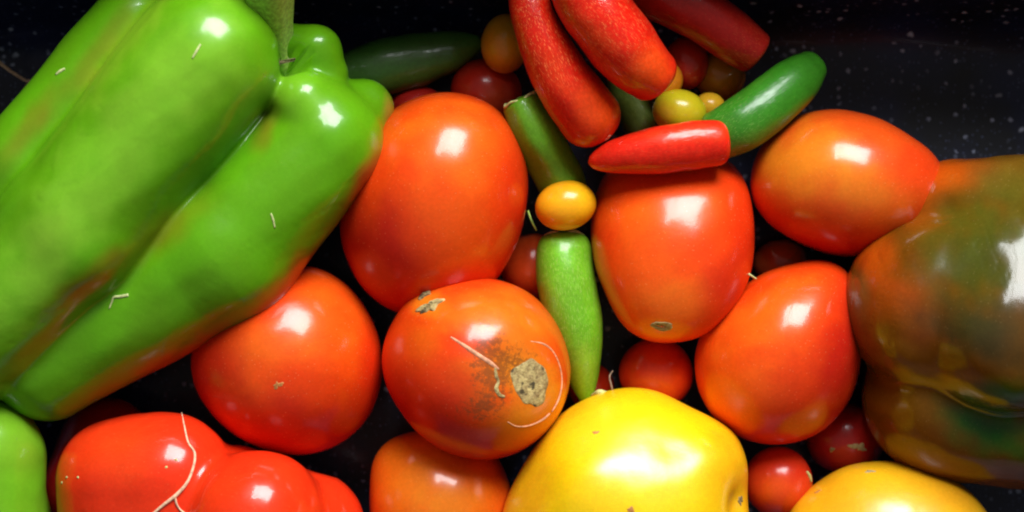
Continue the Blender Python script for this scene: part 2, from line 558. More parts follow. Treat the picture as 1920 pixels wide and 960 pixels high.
# ------------------------------------------------------------------ the roasting pan
def enamel():
    m, nt, p = new_mat('speckled_enamel')
    L = nt.links.new
    tc = N(nt, 'ShaderNodeTexCoord')
    nz = N(nt, 'ShaderNodeTexNoise', _Scale=28.0, _Detail=4.0)
    L(tc.outputs['Object'], nz.inputs['Vector'])
    base = mix(nt, ramp(nt, nz.outputs['Fac'], .38, .62), (.004, .005, .011, 1), (.008, .013, .055, 1))
    for sc_, thr, rnd, col, st in ((330, .25, .66, (.42, .47, .66, 1), .75), (650, .26, .50, (.12, .15, .30, 1), .45), (130, .13, .55, (.45, .50, .65, 1), .9)):
        wv = N(nt, 'ShaderNodeTexNoise', _Scale=sc_ * 1.3, _Detail=2.0)
        L(tc.outputs['Object'], wv.inputs['Vector'])
        av = N(nt, 'ShaderNodeMix', data_type='RGBA'); av.blend_type = 'ADD'; av.inputs[0].default_value = .5 / sc_
        L(tc.outputs['Object'], av.inputs[6]); L(wv.outputs['Color'], av.inputs[7])
        v = N(nt, 'ShaderNodeTexVoronoi', _Scale=sc_)
        L(av.outputs[2], v.inputs['Vector'])
        spot = ramp(nt, v.outputs['Distance'], thr * .5, thr * 1.3, (1, 1, 1, 1), (0, 0, 0, 1))
        sep = N(nt, 'ShaderNodeSeparateColor'); L(v.outputs['Color'], sep.inputs[0])
        pick = ramp(nt, sep.outputs[0], rnd, rnd + .25)
        base = mix(nt, mul(nt, mul(nt, spot, pick), st), base, col)
    L(base, p.inputs['Base Color'])
    p.inputs['Roughness'].default_value = .5
    p.inputs['Coat Weight'].default_value = .12
    p.inputs['Coat Roughness'].default_value = .12
    p.inputs['Specular IOR Level'].default_value = .35
    b = N(nt, 'ShaderNodeBump', _Strength=.25, _Distance=.0008)
    nb = N(nt, 'ShaderNodeTexNoise', _Scale=120.0, _Detail=3.0)
    L(tc.outputs['Object'], nb.inputs['Vector']); L(nb.outputs['Fac'], b.inputs['Height']); L(b.outputs[0], p.inputs['Normal'])
    return m
MAT['enamel'] = enamel()

def pan():
    nv = 220
    th = np.arange(nv) / nv * 2 * math.pi
    cx, cy = 30.0, -240.0
    hx, hy = 1370.0, 665.0                       # half size of the floor
    def ring(off, z):
        e = 5.0
        c, s = np.cos(th), np.sin(th)
        r = (np.abs(c / (hx + off)) ** e + np.abs(s / (hy + off)) ** e) ** (-1 / e)
        return np.stack([cx + r * c, cy + r * s, np.full(nv, z)], 1)
    R = []
    for off in (-600, -400, -200, -90): R.append(ring(off, 0))
    for a in np.linspace(0, 1, 8)[1:]:           # fillet
        al = a * math.radians(72)
        R.append(ring(-60 + 90 * math.sin(al), 90 * (1 - math.cos(al))))
    z0 = 90 * (1 - math.cos(math.radians(72))); o0 = -60 + 90 * math.sin(math.radians(72))
    for t in np.linspace(0, 1, 8)[1:]:
        R.append(ring(o0 + t * 130, z0 + t * 430))
    ot, zt = o0 + 130, z0 + 430
    body = R + [ring(ot + 6, zt - 3)]
    for t in np.linspace(0, 1, 8)[1:]: body.append(ring(ot + 6 - t * 130, zt - 3 - t * 430))
    for a in np.linspace(1, 0, 8)[1:]:
        al = a * math.radians(72); body.append(ring(-54 + 90 * math.sin(al), 90 * (1 - math.cos(al)) - 7))
    for off in (-200, -400, -600): body.append(ring(off, -7))
    V = np.vstack(body + [[[cx, cy, 0]], [[cx, cy, -7]]])
    F = [tuple(reversed(f)) for f in grid_faces(len(body), nv)]
    root = empty('roasting_pan', V)
    put(root, 'dark blue speckled enamel roasting pan holding all the tomatoes and peppers', 'roasting pan')
    make_obj('pan_body', V, F, MAT['enamel'], parent=root)
    # rolled rim
    rim = []
    for a in np.linspace(0, 2 * math.pi, 11)[:-1]:
        rim.append(ring(ot + 16 + 16 * math.cos(a), zt + 4 + 13 * math.sin(a)))
    V2 = np.vstack(rim); n = len(rim)
    F2 = [(i * nv + j, i * nv + (j + 1) % nv, ((i + 1) % n) * nv + (j + 1) % nv, ((i + 1) % n) * nv + j) for i in range(n) for j in range(nv)]
    make_obj('rim', V2, F2, MAT['enamel'], parent=root)
    # the table it stands on
    s = 9000.0
    T = np.array([[-s, -s, -8], [s, -s, -8], [s, s, -8], [-s, s, -8]])
    t = make_obj('table_surface', T, [(0, 1, 2, 3)], plain('dark_table', (.05, .045, .04), .6), smooth=False)
    put(t, 'dark surface the roasting pan stands on', kind='structure')
pan()

# ------------------------------------------------------------------ colours
RED = (.66, .022, .004); ORG = (.84, .120, .006); DRED = (.50, .010, .006); TOM = (.75, .050, .004)
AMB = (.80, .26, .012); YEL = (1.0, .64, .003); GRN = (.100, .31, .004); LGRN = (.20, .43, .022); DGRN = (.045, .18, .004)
BLUSH = (.22, .08, .008)

BODY = {}
def fruit(name, label, cat, V, F, mat, base, blobs=(), frame=None, group=None, seed=0, vary=.12, parts=False, cork=None, stain=None):
    skin = colour(V, base, blobs, seed, vary)
    if parts:
        root = empty(name, V, frame)
        put(root, label, cat, group)
        b = make_obj('skin', V, F, mat, parent=root, skin=skin, cork=cork, stain=stain)
        return root, BVH[b.name]
    o = make_obj(name, V, F, mat, frame=frame, skin=skin, cork=cork, stain=stain)
    put(o, label, cat, group)
    return o, BVH[o.name]

G_TOM = 'plum tomatoes lying in the roasting pan'
G_CH = 'cherry tomatoes between the larger vegetables'
G_CHILI = 'chilies scattered among the tomatoes'
G_PEP = 'large peppers in the roasting pan'

# ------------------------------------------------------------------ plum tomatoes
def tomato(label, pts, z, depth, base, blobs=(), seed=0, bumps=(), parts=False, stain=None, nv=144, nu=72, **kw):  # blobs: skin mottling plus painted shading, orange lit tops, dark red shaded edges
    V, F = outline_body(pts, z, depth, nv=nv, nu=nu, seed=seed, bumps=bumps, **kw)
    st = None
    if stain is not None: st = stain(V)
    return fruit('plum_tomato', label, 'tomato', V, F, MAT['tomato'], base, blobs, group=G_TOM, seed=seed, parts=parts, stain=st)

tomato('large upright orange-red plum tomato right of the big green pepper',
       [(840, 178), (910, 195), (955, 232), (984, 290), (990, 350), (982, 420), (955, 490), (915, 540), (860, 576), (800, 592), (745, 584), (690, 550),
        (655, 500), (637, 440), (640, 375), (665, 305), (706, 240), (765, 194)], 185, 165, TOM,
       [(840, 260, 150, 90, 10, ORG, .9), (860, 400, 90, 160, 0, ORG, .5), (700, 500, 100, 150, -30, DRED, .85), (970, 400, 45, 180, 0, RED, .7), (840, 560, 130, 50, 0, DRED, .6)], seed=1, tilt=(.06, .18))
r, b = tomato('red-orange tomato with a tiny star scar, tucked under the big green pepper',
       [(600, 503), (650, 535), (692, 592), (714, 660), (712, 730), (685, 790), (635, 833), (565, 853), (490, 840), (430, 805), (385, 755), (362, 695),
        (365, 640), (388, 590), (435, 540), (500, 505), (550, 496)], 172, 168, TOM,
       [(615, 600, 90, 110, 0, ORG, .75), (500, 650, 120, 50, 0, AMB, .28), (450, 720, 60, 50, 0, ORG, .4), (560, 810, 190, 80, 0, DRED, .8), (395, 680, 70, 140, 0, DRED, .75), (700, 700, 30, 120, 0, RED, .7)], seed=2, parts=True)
V, F = patch(b, 521, 722, 7, 6, 0, .6, seed=3, edge=.7); make_obj('blossom_scar', V, F, MAT['scar_tan'], parent=r)
def st7(V):
    k = kz(V[:, 2]); sx = V[:, 0] / k + 960; sy = 480 - V[:, 1] / k
    m = 1.0 * np.exp(-((sx - 925) / 45) ** 2 - ((sy - 700) / 75) ** 2)
    m += .55 * np.exp(-((sx - 905) / 30) ** 2 - ((sy - 640) / 40) ** 2)
    m += .55 * np.exp(-((sx - 885) / 55) ** 2 - ((sy - 770) / 30) ** 2)
    m += .5 * np.exp(-((sx - 990) / 50) ** 2 - ((sy - 680) / 35) ** 2)
    return np.clip(m, 0, 1) * (V[:, 2] > 190)
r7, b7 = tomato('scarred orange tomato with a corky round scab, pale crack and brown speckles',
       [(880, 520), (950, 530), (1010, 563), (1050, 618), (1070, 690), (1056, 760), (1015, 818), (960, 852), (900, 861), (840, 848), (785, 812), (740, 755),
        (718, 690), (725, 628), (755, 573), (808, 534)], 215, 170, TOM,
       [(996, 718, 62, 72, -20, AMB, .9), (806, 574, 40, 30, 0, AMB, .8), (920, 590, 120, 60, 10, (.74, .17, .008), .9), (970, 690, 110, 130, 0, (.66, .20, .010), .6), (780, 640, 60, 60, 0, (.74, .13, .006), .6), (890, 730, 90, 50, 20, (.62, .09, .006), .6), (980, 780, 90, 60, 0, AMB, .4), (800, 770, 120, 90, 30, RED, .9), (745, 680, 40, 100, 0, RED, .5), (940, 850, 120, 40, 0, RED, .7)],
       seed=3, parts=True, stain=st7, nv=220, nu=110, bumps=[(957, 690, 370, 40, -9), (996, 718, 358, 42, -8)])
tomato('orange tomato at the bottom edge, half hidden under the scarred tomato',
       [(700, 865), (724, 830), (768, 812), (850, 808), (920, 843), (950, 890), (962, 940), (955, 1000), (905, 1060), (820, 1090), (740, 1062), (700, 1000), (693, 925)],
       150, 122, ORG, [(780, 900, 90, 90, 0, AMB, .5), (900, 860, 90, 60, 30, RED, .7), (860, 930, 80, 50, 0, AMB, .5)], seed=4)
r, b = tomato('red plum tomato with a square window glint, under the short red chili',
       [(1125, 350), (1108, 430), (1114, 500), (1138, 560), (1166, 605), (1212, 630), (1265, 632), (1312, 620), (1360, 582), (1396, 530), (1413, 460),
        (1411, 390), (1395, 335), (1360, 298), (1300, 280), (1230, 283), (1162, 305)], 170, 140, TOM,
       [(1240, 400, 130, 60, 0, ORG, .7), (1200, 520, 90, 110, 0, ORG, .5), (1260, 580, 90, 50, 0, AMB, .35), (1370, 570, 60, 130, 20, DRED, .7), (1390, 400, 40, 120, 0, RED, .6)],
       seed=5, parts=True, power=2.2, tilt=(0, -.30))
V, F = patch(b, 1241, 612, 21, 10, 0, 3.0, seed=5, dish=4, edge=.15); make_obj('stem_scar', V, F, MAT['cork'], parent=r)
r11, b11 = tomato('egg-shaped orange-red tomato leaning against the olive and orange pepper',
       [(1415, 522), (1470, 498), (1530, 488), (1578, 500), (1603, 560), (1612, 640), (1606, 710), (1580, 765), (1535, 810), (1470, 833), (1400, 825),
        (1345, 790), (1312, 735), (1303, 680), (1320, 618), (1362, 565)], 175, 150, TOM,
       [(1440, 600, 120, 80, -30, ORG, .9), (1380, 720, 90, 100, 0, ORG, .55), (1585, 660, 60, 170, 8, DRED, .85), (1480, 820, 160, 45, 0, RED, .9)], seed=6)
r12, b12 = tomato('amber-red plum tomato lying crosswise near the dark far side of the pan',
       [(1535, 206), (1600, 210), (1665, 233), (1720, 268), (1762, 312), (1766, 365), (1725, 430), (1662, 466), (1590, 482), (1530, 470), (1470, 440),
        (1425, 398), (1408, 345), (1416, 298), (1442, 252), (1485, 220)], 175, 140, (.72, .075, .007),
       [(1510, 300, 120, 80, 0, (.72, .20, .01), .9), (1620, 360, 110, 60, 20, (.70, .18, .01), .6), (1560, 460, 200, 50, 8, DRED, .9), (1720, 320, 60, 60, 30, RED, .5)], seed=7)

# scars on the damaged tomato
V, F = patch(b7, 996, 718, 33, 45, -20, 1.7, seed=8, dish=.5, edge=.14, nr=20, na=48); make_obj('stem_scar', V, F, MAT['cork'], parent=r7)
V, F = patch(b7, 806, 574, 20, 15, -15, 4, seed=12, edge=.5); make_obj('corky_scab', V, F, MAT['cork'], parent=r7)
V, F = patch(b7, 796, 553, 14, 9, 20, 3, seed=14, edge=.5); make_obj('corky_scab', V, F, MAT['cork_brown'], parent=r7)
V, F = tube(on_surface(b7, [(845, 632), (870, 648), (895, 665), (918, 680), (935, 693)], .5), [1.5, 3.0, 3.6, 4, 2], flat=.4); make_obj('healed_crack', V, F, MAT['scar_pink'], parent=r7)
V, F = tube(on_surface(b7, [(928, 690), (930, 705), (934, 716), (930, 728), (936, 740), (946, 744)], .5), [2, 3.4, 2.4, 4, 3.4, 2], flat=.4); make_obj('healed_crack', V, F, MAT['cork'], parent=r7)
V, F = tube(on_surface(b7, [(995, 640), (1020, 646), (1038, 662), (1050, 690), (1053, 720), (1046, 750), (1034, 772)], .2), [.8, 2, 1.7, 1.5, 1.6, 2.4, 1.5], flat=.4); make_obj('ring_crack', V, F, MAT['scar_pink'], parent=r7)
V, F = tube(on_surface(b7, [(1030, 775), (1014, 788), (990, 798), (968, 799), (952, 791)], .2), [2.6, 2.6, 1.6, 1.3, .8], flat=.4); make_obj('ring_crack', V, F, MAT['scar_pink'], parent=r7)

# ------------------------------------------------------------------ yellow tomatoes / peppers
V, F = outline_body([(1100, 752), (1160, 733), (1220, 735), (1280, 758), (1332, 782), (1376, 816), (1398, 860), (1401, 905), (1398, 940), (1410, 1000), (1380, 1070), (1290, 1115),
        (1180, 1130), (1050, 1105), (965, 1050), (940, 975), (958, 920), (990, 860), (1028, 808), (1062, 773)], 230, 185, nv=200, nu=100, seed=9, power=2.1, tilt=(0, -.12),
        bumps=[(1330, 840, 370, 60, 14), (1190, 880, 415, 120, 6), (1188, 845, 415, 60, -4), (1090, 890, 390, 60, 12), (1275, 830, 390, 45, -10), (1385, 945, 320, 40, -16)])
r, b = fruit('yellow_pepper', 'bright yellow lumpy pepper in the middle of the bottom edge', 'pepper', V, F, MAT['yellow'], YEL,
             [(1120, 790, 120, 60, 0, (.86, .60, .01), .8), (1370, 880, 60, 130, 0, (.90, .42, .006), .8), (980, 930, 50, 110, 20, (.86, .38, .008), .7)], group=G_PEP, seed=9, vary=.06, parts=True)
V, F = patch(b, 1388, 938, 9, 6, 40, 1.0, seed=21, edge=.6); make_obj('blossom_scar', V, F, MAT['cork_brown'], parent=r)
V, F = patch(b, 1117, 811, 5, 4, 0, 1.0, seed=22, edge=.5); make_obj('blemish', V, F, MAT['scar_tan'], parent=r)
V, F = patch(b, 1183, 956, 7, 4, 0, 1.0, seed=23, edge=.5); make_obj('blemish', V, F, MAT['scar_tan'], parent=r)
V, F = outline_body([(1480, 965), (1522, 918), (1572, 884), (1640, 866), (1710, 870), (1780, 893), (1832, 935), (1862, 985), (1868, 1060), (1800, 1140), (1680, 1165), (1555, 1130), (1485, 1050)],
        200, 150, seed=10)
r, b = fruit('yellow_tomato', 'golden yellow tomato with a dark dot at the bottom right corner', 'tomato', V, F, MAT['yellow'], (.84, .44, .008),
             [(1560, 930, 60, 60, 0, (.82, .34, .008), .6), (1760, 910, 80, 50, 30, (.78, .34, .01), .7)], seed=10, vary=.08, parts=True)
V, F = patch(b, 1631, 884, 7, 5, 10, 1.5, seed=24, edge=.5); make_obj('blossom_scar', V, F, MAT['cork_brown'], parent=r)
V, F = patch(b, 1533, 922, 6, 3, 30, 1.0, seed=25, edge=.5); make_obj('blemish', V, F, MAT['scar_tan'], parent=r)

# ------------------------------------------------------------------ round small tomatoes
def ball(px, py, rx, ry, ang, z, depth, label, base, blobs=(), seed=0, name='cherry_tomato', parts=False, n=64, rough=.012):
    a = math.radians(ang)
    pts = []
    for k in range(14):
        t = k / 14 * 2 * math.pi
        x, y = rx * math.cos(t), ry * math.sin(t)
        pts.append((px + x * math.cos(a) - y * math.sin(a), py + x * math.sin(a) + y * math.cos(a)))
    V, F = outline_body(pts, z, depth, nv=n, nu=n // 2, seed=seed, centre=(px, py), rough=rough)
    return fruit(name, label, 'cherry tomato', V, F, MAT['cherry'], base, blobs, group=G_CH, seed=seed, parts=parts)

CR = (.62, .030, .008)
ball(1230, 700, 70, 66, 0, 115, 62, 'red cherry tomato directly above the bright yellow pepper', CR, [(1235, 720, 50, 30, 0, ORG, .5)], 11)
r, b = ball(1459, 903, 64, 66, 0, 150, 62, 'red cherry tomato wedged between the two yellow fruits at the bottom', CR, [(1450, 920, 50, 40, 0, ORG, .5)], 12, parts=True)
V, F = tube(on_surface(b, [(1512, 884), (1517, 893), (1520, 903)], 1), [2, 3.5, 2]); make_obj('stem_scar', V, F, MAT['cut'], parent=r)
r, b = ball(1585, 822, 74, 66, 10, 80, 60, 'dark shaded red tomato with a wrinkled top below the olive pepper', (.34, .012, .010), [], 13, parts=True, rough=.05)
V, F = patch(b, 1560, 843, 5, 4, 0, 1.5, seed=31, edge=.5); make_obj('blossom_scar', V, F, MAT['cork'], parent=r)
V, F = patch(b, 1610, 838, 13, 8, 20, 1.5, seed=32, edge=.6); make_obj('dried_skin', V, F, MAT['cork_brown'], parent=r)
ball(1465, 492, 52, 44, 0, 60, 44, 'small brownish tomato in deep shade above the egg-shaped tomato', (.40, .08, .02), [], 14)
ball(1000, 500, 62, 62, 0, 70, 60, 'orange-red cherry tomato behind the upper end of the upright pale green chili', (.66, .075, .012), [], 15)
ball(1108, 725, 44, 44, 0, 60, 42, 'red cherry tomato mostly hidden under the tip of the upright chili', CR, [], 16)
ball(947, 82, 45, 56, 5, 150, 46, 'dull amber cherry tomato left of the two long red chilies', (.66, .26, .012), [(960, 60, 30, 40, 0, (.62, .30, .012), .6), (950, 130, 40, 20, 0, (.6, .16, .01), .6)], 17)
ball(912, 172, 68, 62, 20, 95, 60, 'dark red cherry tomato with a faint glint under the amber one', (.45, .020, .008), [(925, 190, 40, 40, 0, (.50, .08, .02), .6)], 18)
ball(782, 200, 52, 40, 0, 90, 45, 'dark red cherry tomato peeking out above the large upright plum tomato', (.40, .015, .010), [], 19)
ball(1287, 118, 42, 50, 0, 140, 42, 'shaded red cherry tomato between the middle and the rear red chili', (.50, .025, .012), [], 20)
ball(1247, 150, 34, 36, 0, 185, 34, 'orange cherry tomato showing a sliver beyond the blunt end of the middle red chili', AMB, [], 21)
ball(1350, 142, 48, 48, 0, 110, 46, 'brownish amber cherry tomato in shade above the glossy green jalapeno', (.45, .17, .012), [], 22)
ball(1330, 200, 30, 27, 0, 165, 28, 'small amber cherry tomato peeking from behind the yellow-green one', (.72, .36, .02), [], 23)
ball(1274, 210, 51, 42, 10, 205, 40, 'yellow-green cherry tomato resting on the short red chili', (.58, .50, .012), [(1235, 215, 25, 35, 0, (.70, .34, .02), .7)], 24)
r, b = ball(1061, 385, 58, 47, -12, 215, 46, 'golden yellow oval cherry tomato above the upright pale green chili', (.86, .42, .008),
            [(1030, 410, 30, 25, 0, (.85, .30, .01), .7), (1040, 360, 20, 10, 0, (.85, .34, .01), .4)], 25)

# ------------------------------------------------------------------ chilies
def chili(label, path, prof, kind, base, blobs=(), seed=0, cork=None, parts=False, lobe=.02, nl=3, vary=.1, **kw):
    V, F, fr, s = loft(path, prof, seed=seed, lobe=lobe, nl=nl, **kw)
    ck = np.full(len(V), .3) if cork is None else cork(s, V)
    return fruit('red_chili' if kind == 'red' else 'green_chili', label, 'chili', V, F, MAT['chili_' + kind], base, blobs,
                 frame=fr, group=G_CHILI, seed=seed, cork=ck, parts=parts, vary=vary)

def round_end(r, n=6, length=.1, at1=True, blunt=2.0):
    """quarter-circle-like closing profile"""
    out = []
    for i in range(n + 1):
        a = i / n
        rr_ = r * (1 - a ** blunt) ** (1 / blunt)
        out.append(((1 - length) + length * a, rr_) if at1 else (length * (1 - a), rr_))
    return out if at1 else out[::-1]

CHR = (.66, .013, .004); CHO = (.82, .075, .006)
r, b = chili('left of the two long red chilies, cork-streaked, rounded end over the green stub',
      [(985, -50, 310), (1002, 40, 312), (1052, 145, 292), (1138, 262, 250)], [(0, 0), (.01, 26), (.04, 36), (.25, 42), (.5, 52), (.72, 59)] + round_end(60, length=.17, blunt=2.1),
      'red', CHR, [(1110, 210, 70, 45, 50, CHO, .8), (1040, 130, 60, 30, 60, CHO, .3)], 31,
      cork=lambda s, V: sstep(.78, .45, s) * sstep(.02, .2, s), parts=True, lobe=.012)
V, F = patch(b, 1140, 259, 7, 6, 0, 1.2, seed=41, edge=.4); make_obj('blossom_scar', V, F, MAT['scar_pink'], parent=r)
chili('thick upper red chili with a pale sheen, coming in at the top edge',
      [(1075, -50, 350), (1112, 10, 352), (1180, 100, 335), (1245, 160, 300)], [(0, 0), (.01, 40), (.05, 58), (.3, 68), (.6, 66), (.78, 58)] + round_end(52, length=.13, blunt=2.6),
      'red', CHR, [(1215, 130, 60, 50, 40, CHO, .8), (1120, 70, 80, 20, 40, CHO, .35)], 32, cork=lambda s, V: .75 * sstep(.9, .5, s), lobe=.015)
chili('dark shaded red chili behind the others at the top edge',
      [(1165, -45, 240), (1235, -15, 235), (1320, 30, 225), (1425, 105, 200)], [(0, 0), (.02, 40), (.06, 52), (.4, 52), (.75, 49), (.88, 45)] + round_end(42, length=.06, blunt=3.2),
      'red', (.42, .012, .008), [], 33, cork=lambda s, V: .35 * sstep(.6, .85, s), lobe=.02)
r, b = chili('short scarlet chili lying sideways on top of the plum tomato with the square glint',
      [(1102, 305, 262), (1160, 292, 275), (1250, 278, 285), (1368, 264, 275)], [(0, 0), (.02, 11), (.06, 19), (.15, 29), (.3, 38), (.5, 45), (.75, 46), (.9, 44)] + round_end(43, length=.10, blunt=2.5),
      'red', (.74, .018, .006), [(1300, 250, 90, 20, -5, CHO, .5)], 34, cork=lambda s, V: .15 * np.ones(len(s)), lobe=.02)
r, b = chili('glossy mid-green jalapeno reaching up to the right from the short red chili',
      [(1325, 262, 225), (1390, 232, 240), (1465, 175, 225), (1535, 112, 190)], [(0, 0), (.01, 34), (.05, 46), (.25, 53), (.5, 52), (.72, 47), (.86, 39)] + round_end(33, length=.10, blunt=2.0),
      'green', (.040, .22, .012), [(1390, 270, 70, 20, -30, (.12, .26, .02), .6)], 35, cork=lambda s, V: .45 * sstep(.6, .1, s), lobe=.025)
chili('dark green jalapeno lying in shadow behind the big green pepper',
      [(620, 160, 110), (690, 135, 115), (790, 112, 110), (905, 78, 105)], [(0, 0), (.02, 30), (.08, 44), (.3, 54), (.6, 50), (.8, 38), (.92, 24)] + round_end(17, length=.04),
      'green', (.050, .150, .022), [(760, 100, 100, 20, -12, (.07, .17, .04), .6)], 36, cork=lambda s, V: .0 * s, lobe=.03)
r36, b36 = chili('green chili stub with a cut upper end under the left red chili',
      [(974, 182, 240), (1000, 240, 235), (1035, 310, 195), (1085, 400, 150)], [(0, 0), (.005, 20), (.015, 33), (.05, 38), (.3, 44), (.7, 44), (.9, 34)] + round_end(24, length=.06),
      'green', (.11, .32, .010), [(1000, 215, 50, 30, 60, (.14, .33, .02), .7), (1040, 320, 40, 60, -20, (.12, .20, .02), .5)], 37, cork=lambda s, V: .3 * sstep(.5, 0, s), parts=True, lobe=.05, nl=4)
r38, b38 = chili('upright pale green chili standing between the scarred tomato and its neighbour',
      [(1056, 438, 165), (1060, 520, 180), (1082, 630, 180), (1100, 756, 150)], [(0, 0), (.004, 26), (.012, 38), (.04, 47), (.10, 53), (.3, 56), (.5, 54), (.7, 42), (.85, 29), (.94, 18)] + round_end(13, length=.03),
      'green', (.15, .42, .016), [(1055, 500, 40, 60, 0, (.18, .46, .02), .5), (1095, 700, 25, 60, 0, (.26, .50, .03), .6)], 38,
      cork=lambda s, V: .75 * sstep(0, .15, s), parts=True, lobe=.02)
chili('dull olive chili mostly hidden between the red chilies and the yellow-green cherry tomato',
      [(1150, 130, 120), (1190, 200, 130), (1225, 290, 120)], [(0, 0), (.05, 20), (.3, 36), (.7, 36), (.9, 22), (1, 0)],
      'green', (.10, .14, .022), [], 39, cork=lambda s, V: .2 * np.ones(len(s)))
# stem ends of the two pale green chilies
def lip(parent, path0, path1, rad, thick, name='stem_end', mat='cut'):
    A = C(*path0); B = C(*path1); t = (B - A) / np.linalg.norm(B - A)
    up = np.array([0, 0, 1.]); up -= t * t.dot(up); up /= np.linalg.norm(up); sd = np.cross(up, t)
    rg = np.random.default_rng(int(path0[0]))
    n, m = 40, 8
    V = []
    for i in range(n):
        a = i / n * 2 * math.pi
        R0 = rad * (1 + .05 * math.sin(3 * a) + .03 * math.sin(7 * a + 1))
        for j in range(m):
            c = j / m * 2 * math.pi
            V.append(A + (sd * math.cos(a) + up * math.sin(a)) * (R0 + thick * math.cos(c)) + t * (thick * .8 * math.sin(c) + 2 * math.sin(5 * a)))
    F = [(i * m + j, ((i + 1) % n) * m + j, ((i + 1) % n) * m + (j + 1) % m, i * m + (j + 1) % m) for i in range(n) for j in range(m)]
    return make_obj(name, np.array(V), F, MAT[mat], parent=parent)
lip(r38, (1056, 443, 166), (1060, 520, 180), 33, 4)
lip(r36, (976, 186, 240), (1000, 240, 235), 30, 3)

# ------------------------------------------------------------------ big green pepper
PR = [((385, 115, 350), 142, (140, 430, 342), 138), ((140, 430, 342), 138, (-120, 700, 320), 110),          # main lobe
      ((568, 192, 322), 60, (640, 225, 262), 60), ((608, 270, 280), 112, (420, 470, 270), 140), ((420, 470, 270), 140, (90, 690, 250), 98),              # right lobe
      ((330, 440, 262), 80, (50, 650, 275), 86, 40),
      ((536, 80, 280), 38, (592, 90, 285), 42), ((592, 90, 285), 42, (608, 138, 272), 44), ((560, 140, 190), 84, (520, 190, 200), 90),                                                          # lobe behind the stem
      ((682, 202, 240), 54, (640, 340, 200), 66),                                                           # narrow lobe at the right
      ((262, 46, 285), 88, (50, 305, 285), 92), ((60, 320, 265), 104, (-160, 560, 265), 100),               # left lobe
      ((470, 210, 170), 140, (60, 560, 160), 140)]                                                          # underside
V, F, fr = sdf_body(PR, ((500, 190, 240), (30, 600, 240)), 17, dents=[((546, 116, 330), 20, 16)], nu=240, nv=300, seed=5, rough=2.5)
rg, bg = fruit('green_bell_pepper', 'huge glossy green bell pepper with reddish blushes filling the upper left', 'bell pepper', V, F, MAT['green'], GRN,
      [(235, 260, 90, 380, 40, LGRN, .65), (60, 520, 70, 200, 42, LGRN, .7), (380, 130, 120, 100, 40, (.20, .45, .02), .6),  # light green streaks paint the pale reflected sheen along the left flank
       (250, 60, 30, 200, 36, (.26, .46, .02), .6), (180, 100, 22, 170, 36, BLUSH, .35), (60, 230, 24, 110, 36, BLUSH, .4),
       (300, 435, 110, 36, -38, (.22, .08, .006), .45), (165, 520, 90, 26, -42, BLUSH, .5), (500, 235, 22, 60, 20, BLUSH, .6), (430, 260, 150, 60, -50, DGRN, .5), (330, 340, 150, 45, -48, DGRN, .3),  # dark green patches paint shade into the valley between the lobes
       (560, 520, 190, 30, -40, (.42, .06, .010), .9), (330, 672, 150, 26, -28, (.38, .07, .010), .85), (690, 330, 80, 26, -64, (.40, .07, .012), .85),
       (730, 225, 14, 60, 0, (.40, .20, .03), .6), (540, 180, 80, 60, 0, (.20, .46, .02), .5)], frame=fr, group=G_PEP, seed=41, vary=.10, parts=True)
st = catmull([C(545, 150, 240), C(524, 95, 285), C(508, 35, 335), C(504, -20, 385), C(512, -90, 440)], 40)
sr = np.interp(np.linspace(0, 1, 40), [0, .3, .55, 1], [30, 28, 38, 46])
Vs = []
for i in range(40):
    t = np.gradient(st, axis=0)[i]; t /= np.linalg.norm(t); up = np.array([1., 0, 0]); up -= t * t.dot(up); up /= np.linalg.norm(up); sd = np.cross(up, t)
    for j in range(30):
        a = j / 30 * 2 * math.pi
        rr_ = sr[i] * (1 + .05 * math.cos(5 * a + .3) + .02 * math.sin(9 * a))
        Vs.append(st[i] + up * rr_ * math.cos(a) + sd * rr_ * math.sin(a))
Vs = np.vstack([Vs, st[:1], st[-1:]])
make_obj('stem', Vs, grid_faces(40, 30), MAT['stem'], parent=rg)

V, F = patch(bg, 543, 112, 12, 6, -20, .6, seed=61, edge=.5); make_obj('hollow_shade', V, F, MAT['dry_calyx'], parent=rg)  # dark brown patch paints the shade in the hollow beside the stem
# second green pepper in the corner
V, F, fr = sdf_body([((-30, 855, 260), 112, (-40, 1010, 250), 120), ((-120, 830, 250), 110, (-160, 1000, 240), 120), ((0, 980, 230), 92, (-40, 1080, 220), 100)],
      ((-80, 880, 240), (-90, 990, 240)), 22, nu=100, nv=140, seed=6)
fruit('green_bell_pepper', 'smaller light green pepper poking in at the lower left corner', 'bell pepper', V, F, MAT['green'], (.17, .44, .015),
      [(40, 830, 60, 60, 0, LGRN, .5)], frame=fr, group=G_PEP, seed=42)

# red pepper
V, F, fr = sdf_body([((224, 900, 240), 116, (230, 1060, 220), 120), ((318, 896, 262), 120, (330, 1060, 240), 120, 55), ((480, 974, 308), 130, (440, 1110, 260), 130),
      ((440, 915, 215), 80, (560, 1000, 215), 125), ((330, 1000, 140), 130, (500, 1060, 140), 130)],
      ((310, 990, 200), (480, 1030, 200)), 20, nu=170, nv=220, seed=7, rough=2.0)
rr3, br3 = fruit('red_bell_pepper', 'bright scarlet lobed pepper at the lower left with a rootlet across it', 'bell pepper', V, F, MAT['ripe'], (.82, .034, .006),
      [(230, 850, 90, 70, 0, (.84, .06, .008), .6), (480, 930, 120, 60, 0, (.84, .05, .008), .5)], frame=fr, group=G_PEP, seed=43, vary=.08, parts=True)
for i, (px, py) in enumerate([(116, 905), (125, 895), (146, 895), (312, 876), (330, 862)]):
    V, F = patch(br3, px, py, 3.2, 2.8, 0, 1.2, seed=50 + i, nr=3, na=8); make_obj('pale_speck', V, F, MAT['cut'], parent=rr3)
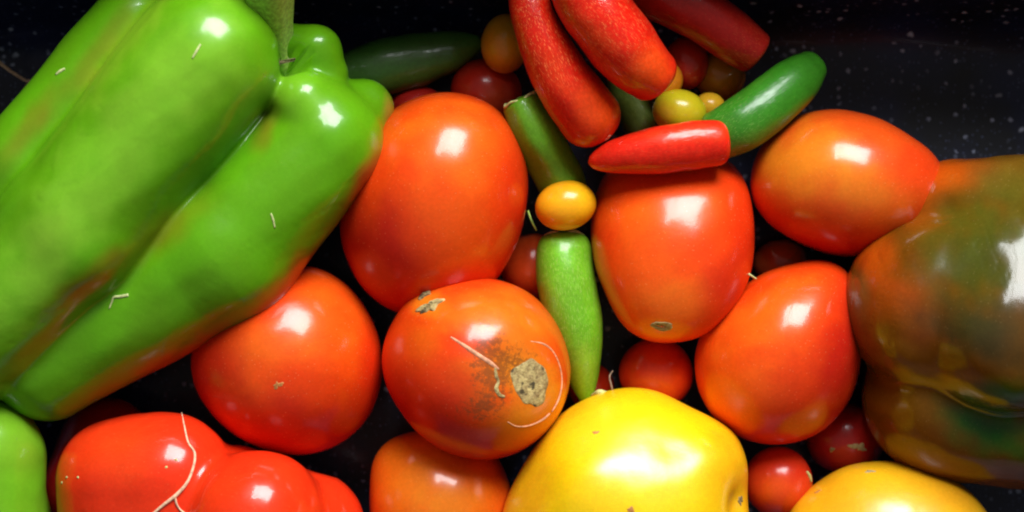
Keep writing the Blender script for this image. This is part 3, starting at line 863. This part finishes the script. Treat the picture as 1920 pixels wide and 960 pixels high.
# dark red one in the shade
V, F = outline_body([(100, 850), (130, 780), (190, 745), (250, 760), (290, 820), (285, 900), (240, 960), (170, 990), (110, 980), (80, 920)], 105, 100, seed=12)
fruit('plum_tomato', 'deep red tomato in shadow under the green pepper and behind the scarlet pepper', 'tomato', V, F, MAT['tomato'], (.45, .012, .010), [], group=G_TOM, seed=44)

# olive pepper turning orange
V, F, fr = sdf_body([((1800, 418, 195), 122, (2010, 440, 300), 152), ((1752, 572, 245), 168, (1880, 536, 285), 158), ((1880, 536, 285), 158, (2060, 545, 190), 160), ((1770, 600, 240), 150, (1885, 618, 325), 158), ((1885, 618, 325), 158, (2060, 630, 230), 158), ((1786, 740, 190), 165, (2050, 755, 235), 172),
      ((1790, 570, 160), 150, (2050, 570, 150), 150)],
      ((1800, 580, 250), (2040, 580, 250)), 17, dents=[((1680, 410, 330), 12, 30)], nu=220, nv=260, seed=8, rough=3.0)
OLV = (.055, .068, .006); PORG = (.50, .072, .003); PGRN = (.012, .120, .008)
fruit('bell_pepper', 'large olive green pepper turning orange and red at the right edge', 'bell pepper', V, F, MAT['olive'], (.135, .046, .002),
      [(1780, 325, 110, 40, 0, PORG, .9), (1720, 380, 50, 60, 0, PORG, .5), (1880, 350, 90, 70, 10, (.105, .085, .008), .85), (1840, 480, 150, 110, 10, OLV, .95), (1640, 480, 50, 60, -30, PORG, .8),
       (1680, 560, 70, 60, 0, (.36, .05, .004), .7), (1605, 560, 26, 60, 0, (.14, .11, .02), .7), (1720, 620, 80, 50, 0, (.24, .05, .004), .6),
       (1850, 610, 150, 70, 0, (.032, .032, .010), .85), (1660, 650, 110, 34, 20, (.24, .10, .005), .5),
       (1810, 706, 150, 13, 10, (.28, .13, .006), .4), (1720, 750, 110, 60, 20, (.17, .07, .003), .5), (1865, 805, 110, 55, 18, PGRN, 1), (1880, 740, 80, 30, 10, PGRN, .7),
       (1760, 870, 130, 24, 14, (.24, .09, .004), .6)], frame=fr, group=G_PEP, seed=45, vary=.18)

# ------------------------------------------------------------------ bits of straw, rootlets and dried calyx
def bit(label, bvh, pts, rad, mat, name='grass_clipping', cat='grass bit', group='bits of dry grass on the green pepper', lift=.8, flat=.5):
    rad = [r * .8 for r in rad]
    V, F = tube(on_surface(bvh, pts, lift), rad, flat=flat)
    o = make_obj(name, V, F, MAT[mat]); put(o, label, cat, group)
    return o
bit('short straw bit near the top of the big green pepper', bg, [(361, 109), (368, 97), (376, 83)], [1.5, 2.6, 2], 'straw')
bit('pale straw bit at the upper left edge of the big green pepper', bg, [(105, 140), (113, 134), (122, 129)], [2, 3.5, 2.5], 'straw')
bit('tiny upright straw bit on the right lobe of the big green pepper', bg, [(508, 400), (512, 412), (515, 427)], [1.6, 2.4, 1.6], 'straw')
bit('bent V-shaped straw bit on the lower lobe of the big green pepper', bg, [(205, 579), (210, 566), (214, 557), (226, 556), (241, 553)], [1.5, 2, 2.6, 3.4, 3.4], 'straw')
bit('grass fibre caught in the hollow beside the pepper stem', bg, [(530, 96), (537, 104), (543, 113)], [1.5, 1.5, 1.2], 'straw')
bit('pale hair-like rootlet lying down the scarlet pepper', br3, [(340, 776), (345, 800), (352, 830), (364, 850), (362, 875), (350, 905), (330, 928), (308, 945), (285, 965)],
    [1.6, 2, 2.4, 2.8, 3.0, 3.4, 4.2, 3.4, 3.0], 'root', 'rootlet', 'rootlet', 'rootlets', 2.0, .8)
bit('short forked rootlet end at the very bottom of the scarlet pepper', br3, [(328, 930), (331, 944), (338, 955), (352, 966)], [2.6, 2.4, 2.0, 2.4], 'root', 'rootlet', 'rootlet', 'rootlets', 2.0, .8)

def wire(name, label, cat, pts, rad, mat, group=None):
    V, F = tube([C(*p) for p in pts], rad)
    o = make_obj(name, V, F, MAT[mat]); put(o, label, cat, group); return o
wire('dry_stalk', 'thin dry curved stalk at the left edge against the dark pan', 'stalk', [(-60, 70, 60), (0, 118, 60), (30, 140, 62), (60, 152, 64), (95, 120, 70)], [3.5, 3.5, 3, 3, 2], 'root', 'dry stalks at the left edge')
wire('dry_stalk', 'darker dry stalk piece close beside the pepper at the left edge', 'stalk', [(58, 150, 60), (46, 170, 60), (30, 195, 60), (-10, 235, 60)], [4, 5, 4, 2], 'twig', 'dry stalks at the left edge')
wire('dried_twig', 'curled dark dry twig beside the tip of the upright chili', 'twig', [(1150, 740, 200), (1146, 722, 205), (1143, 706, 200), (1149, 695, 195)], [2, 1.8, 1.6, 1.2], 'twig')
wire('dry_calyx', 'crumpled pale dried calyx just behind the yellow pepper', 'calyx', [(1110, 742, 190), (1124, 736, 205), (1138, 738, 200), (1150, 742, 205)], [3, 6, 4, 2], 'cut')
wire('plant_hair', 'short pale hair at the upper left of the egg-shaped tomato', 'hair', [(1397, 507, 230), (1407, 516, 232), (1418, 523, 225)], [1.6, 2.2, 1.4], 'straw')
wire('plant_hair', 'thin green hair beside the left of the golden oval cherry tomato', 'hair', [(990, 395, 180), (997, 415, 185), (1006, 432, 180)], [1.6, 2.0, 1.4], 'stem')
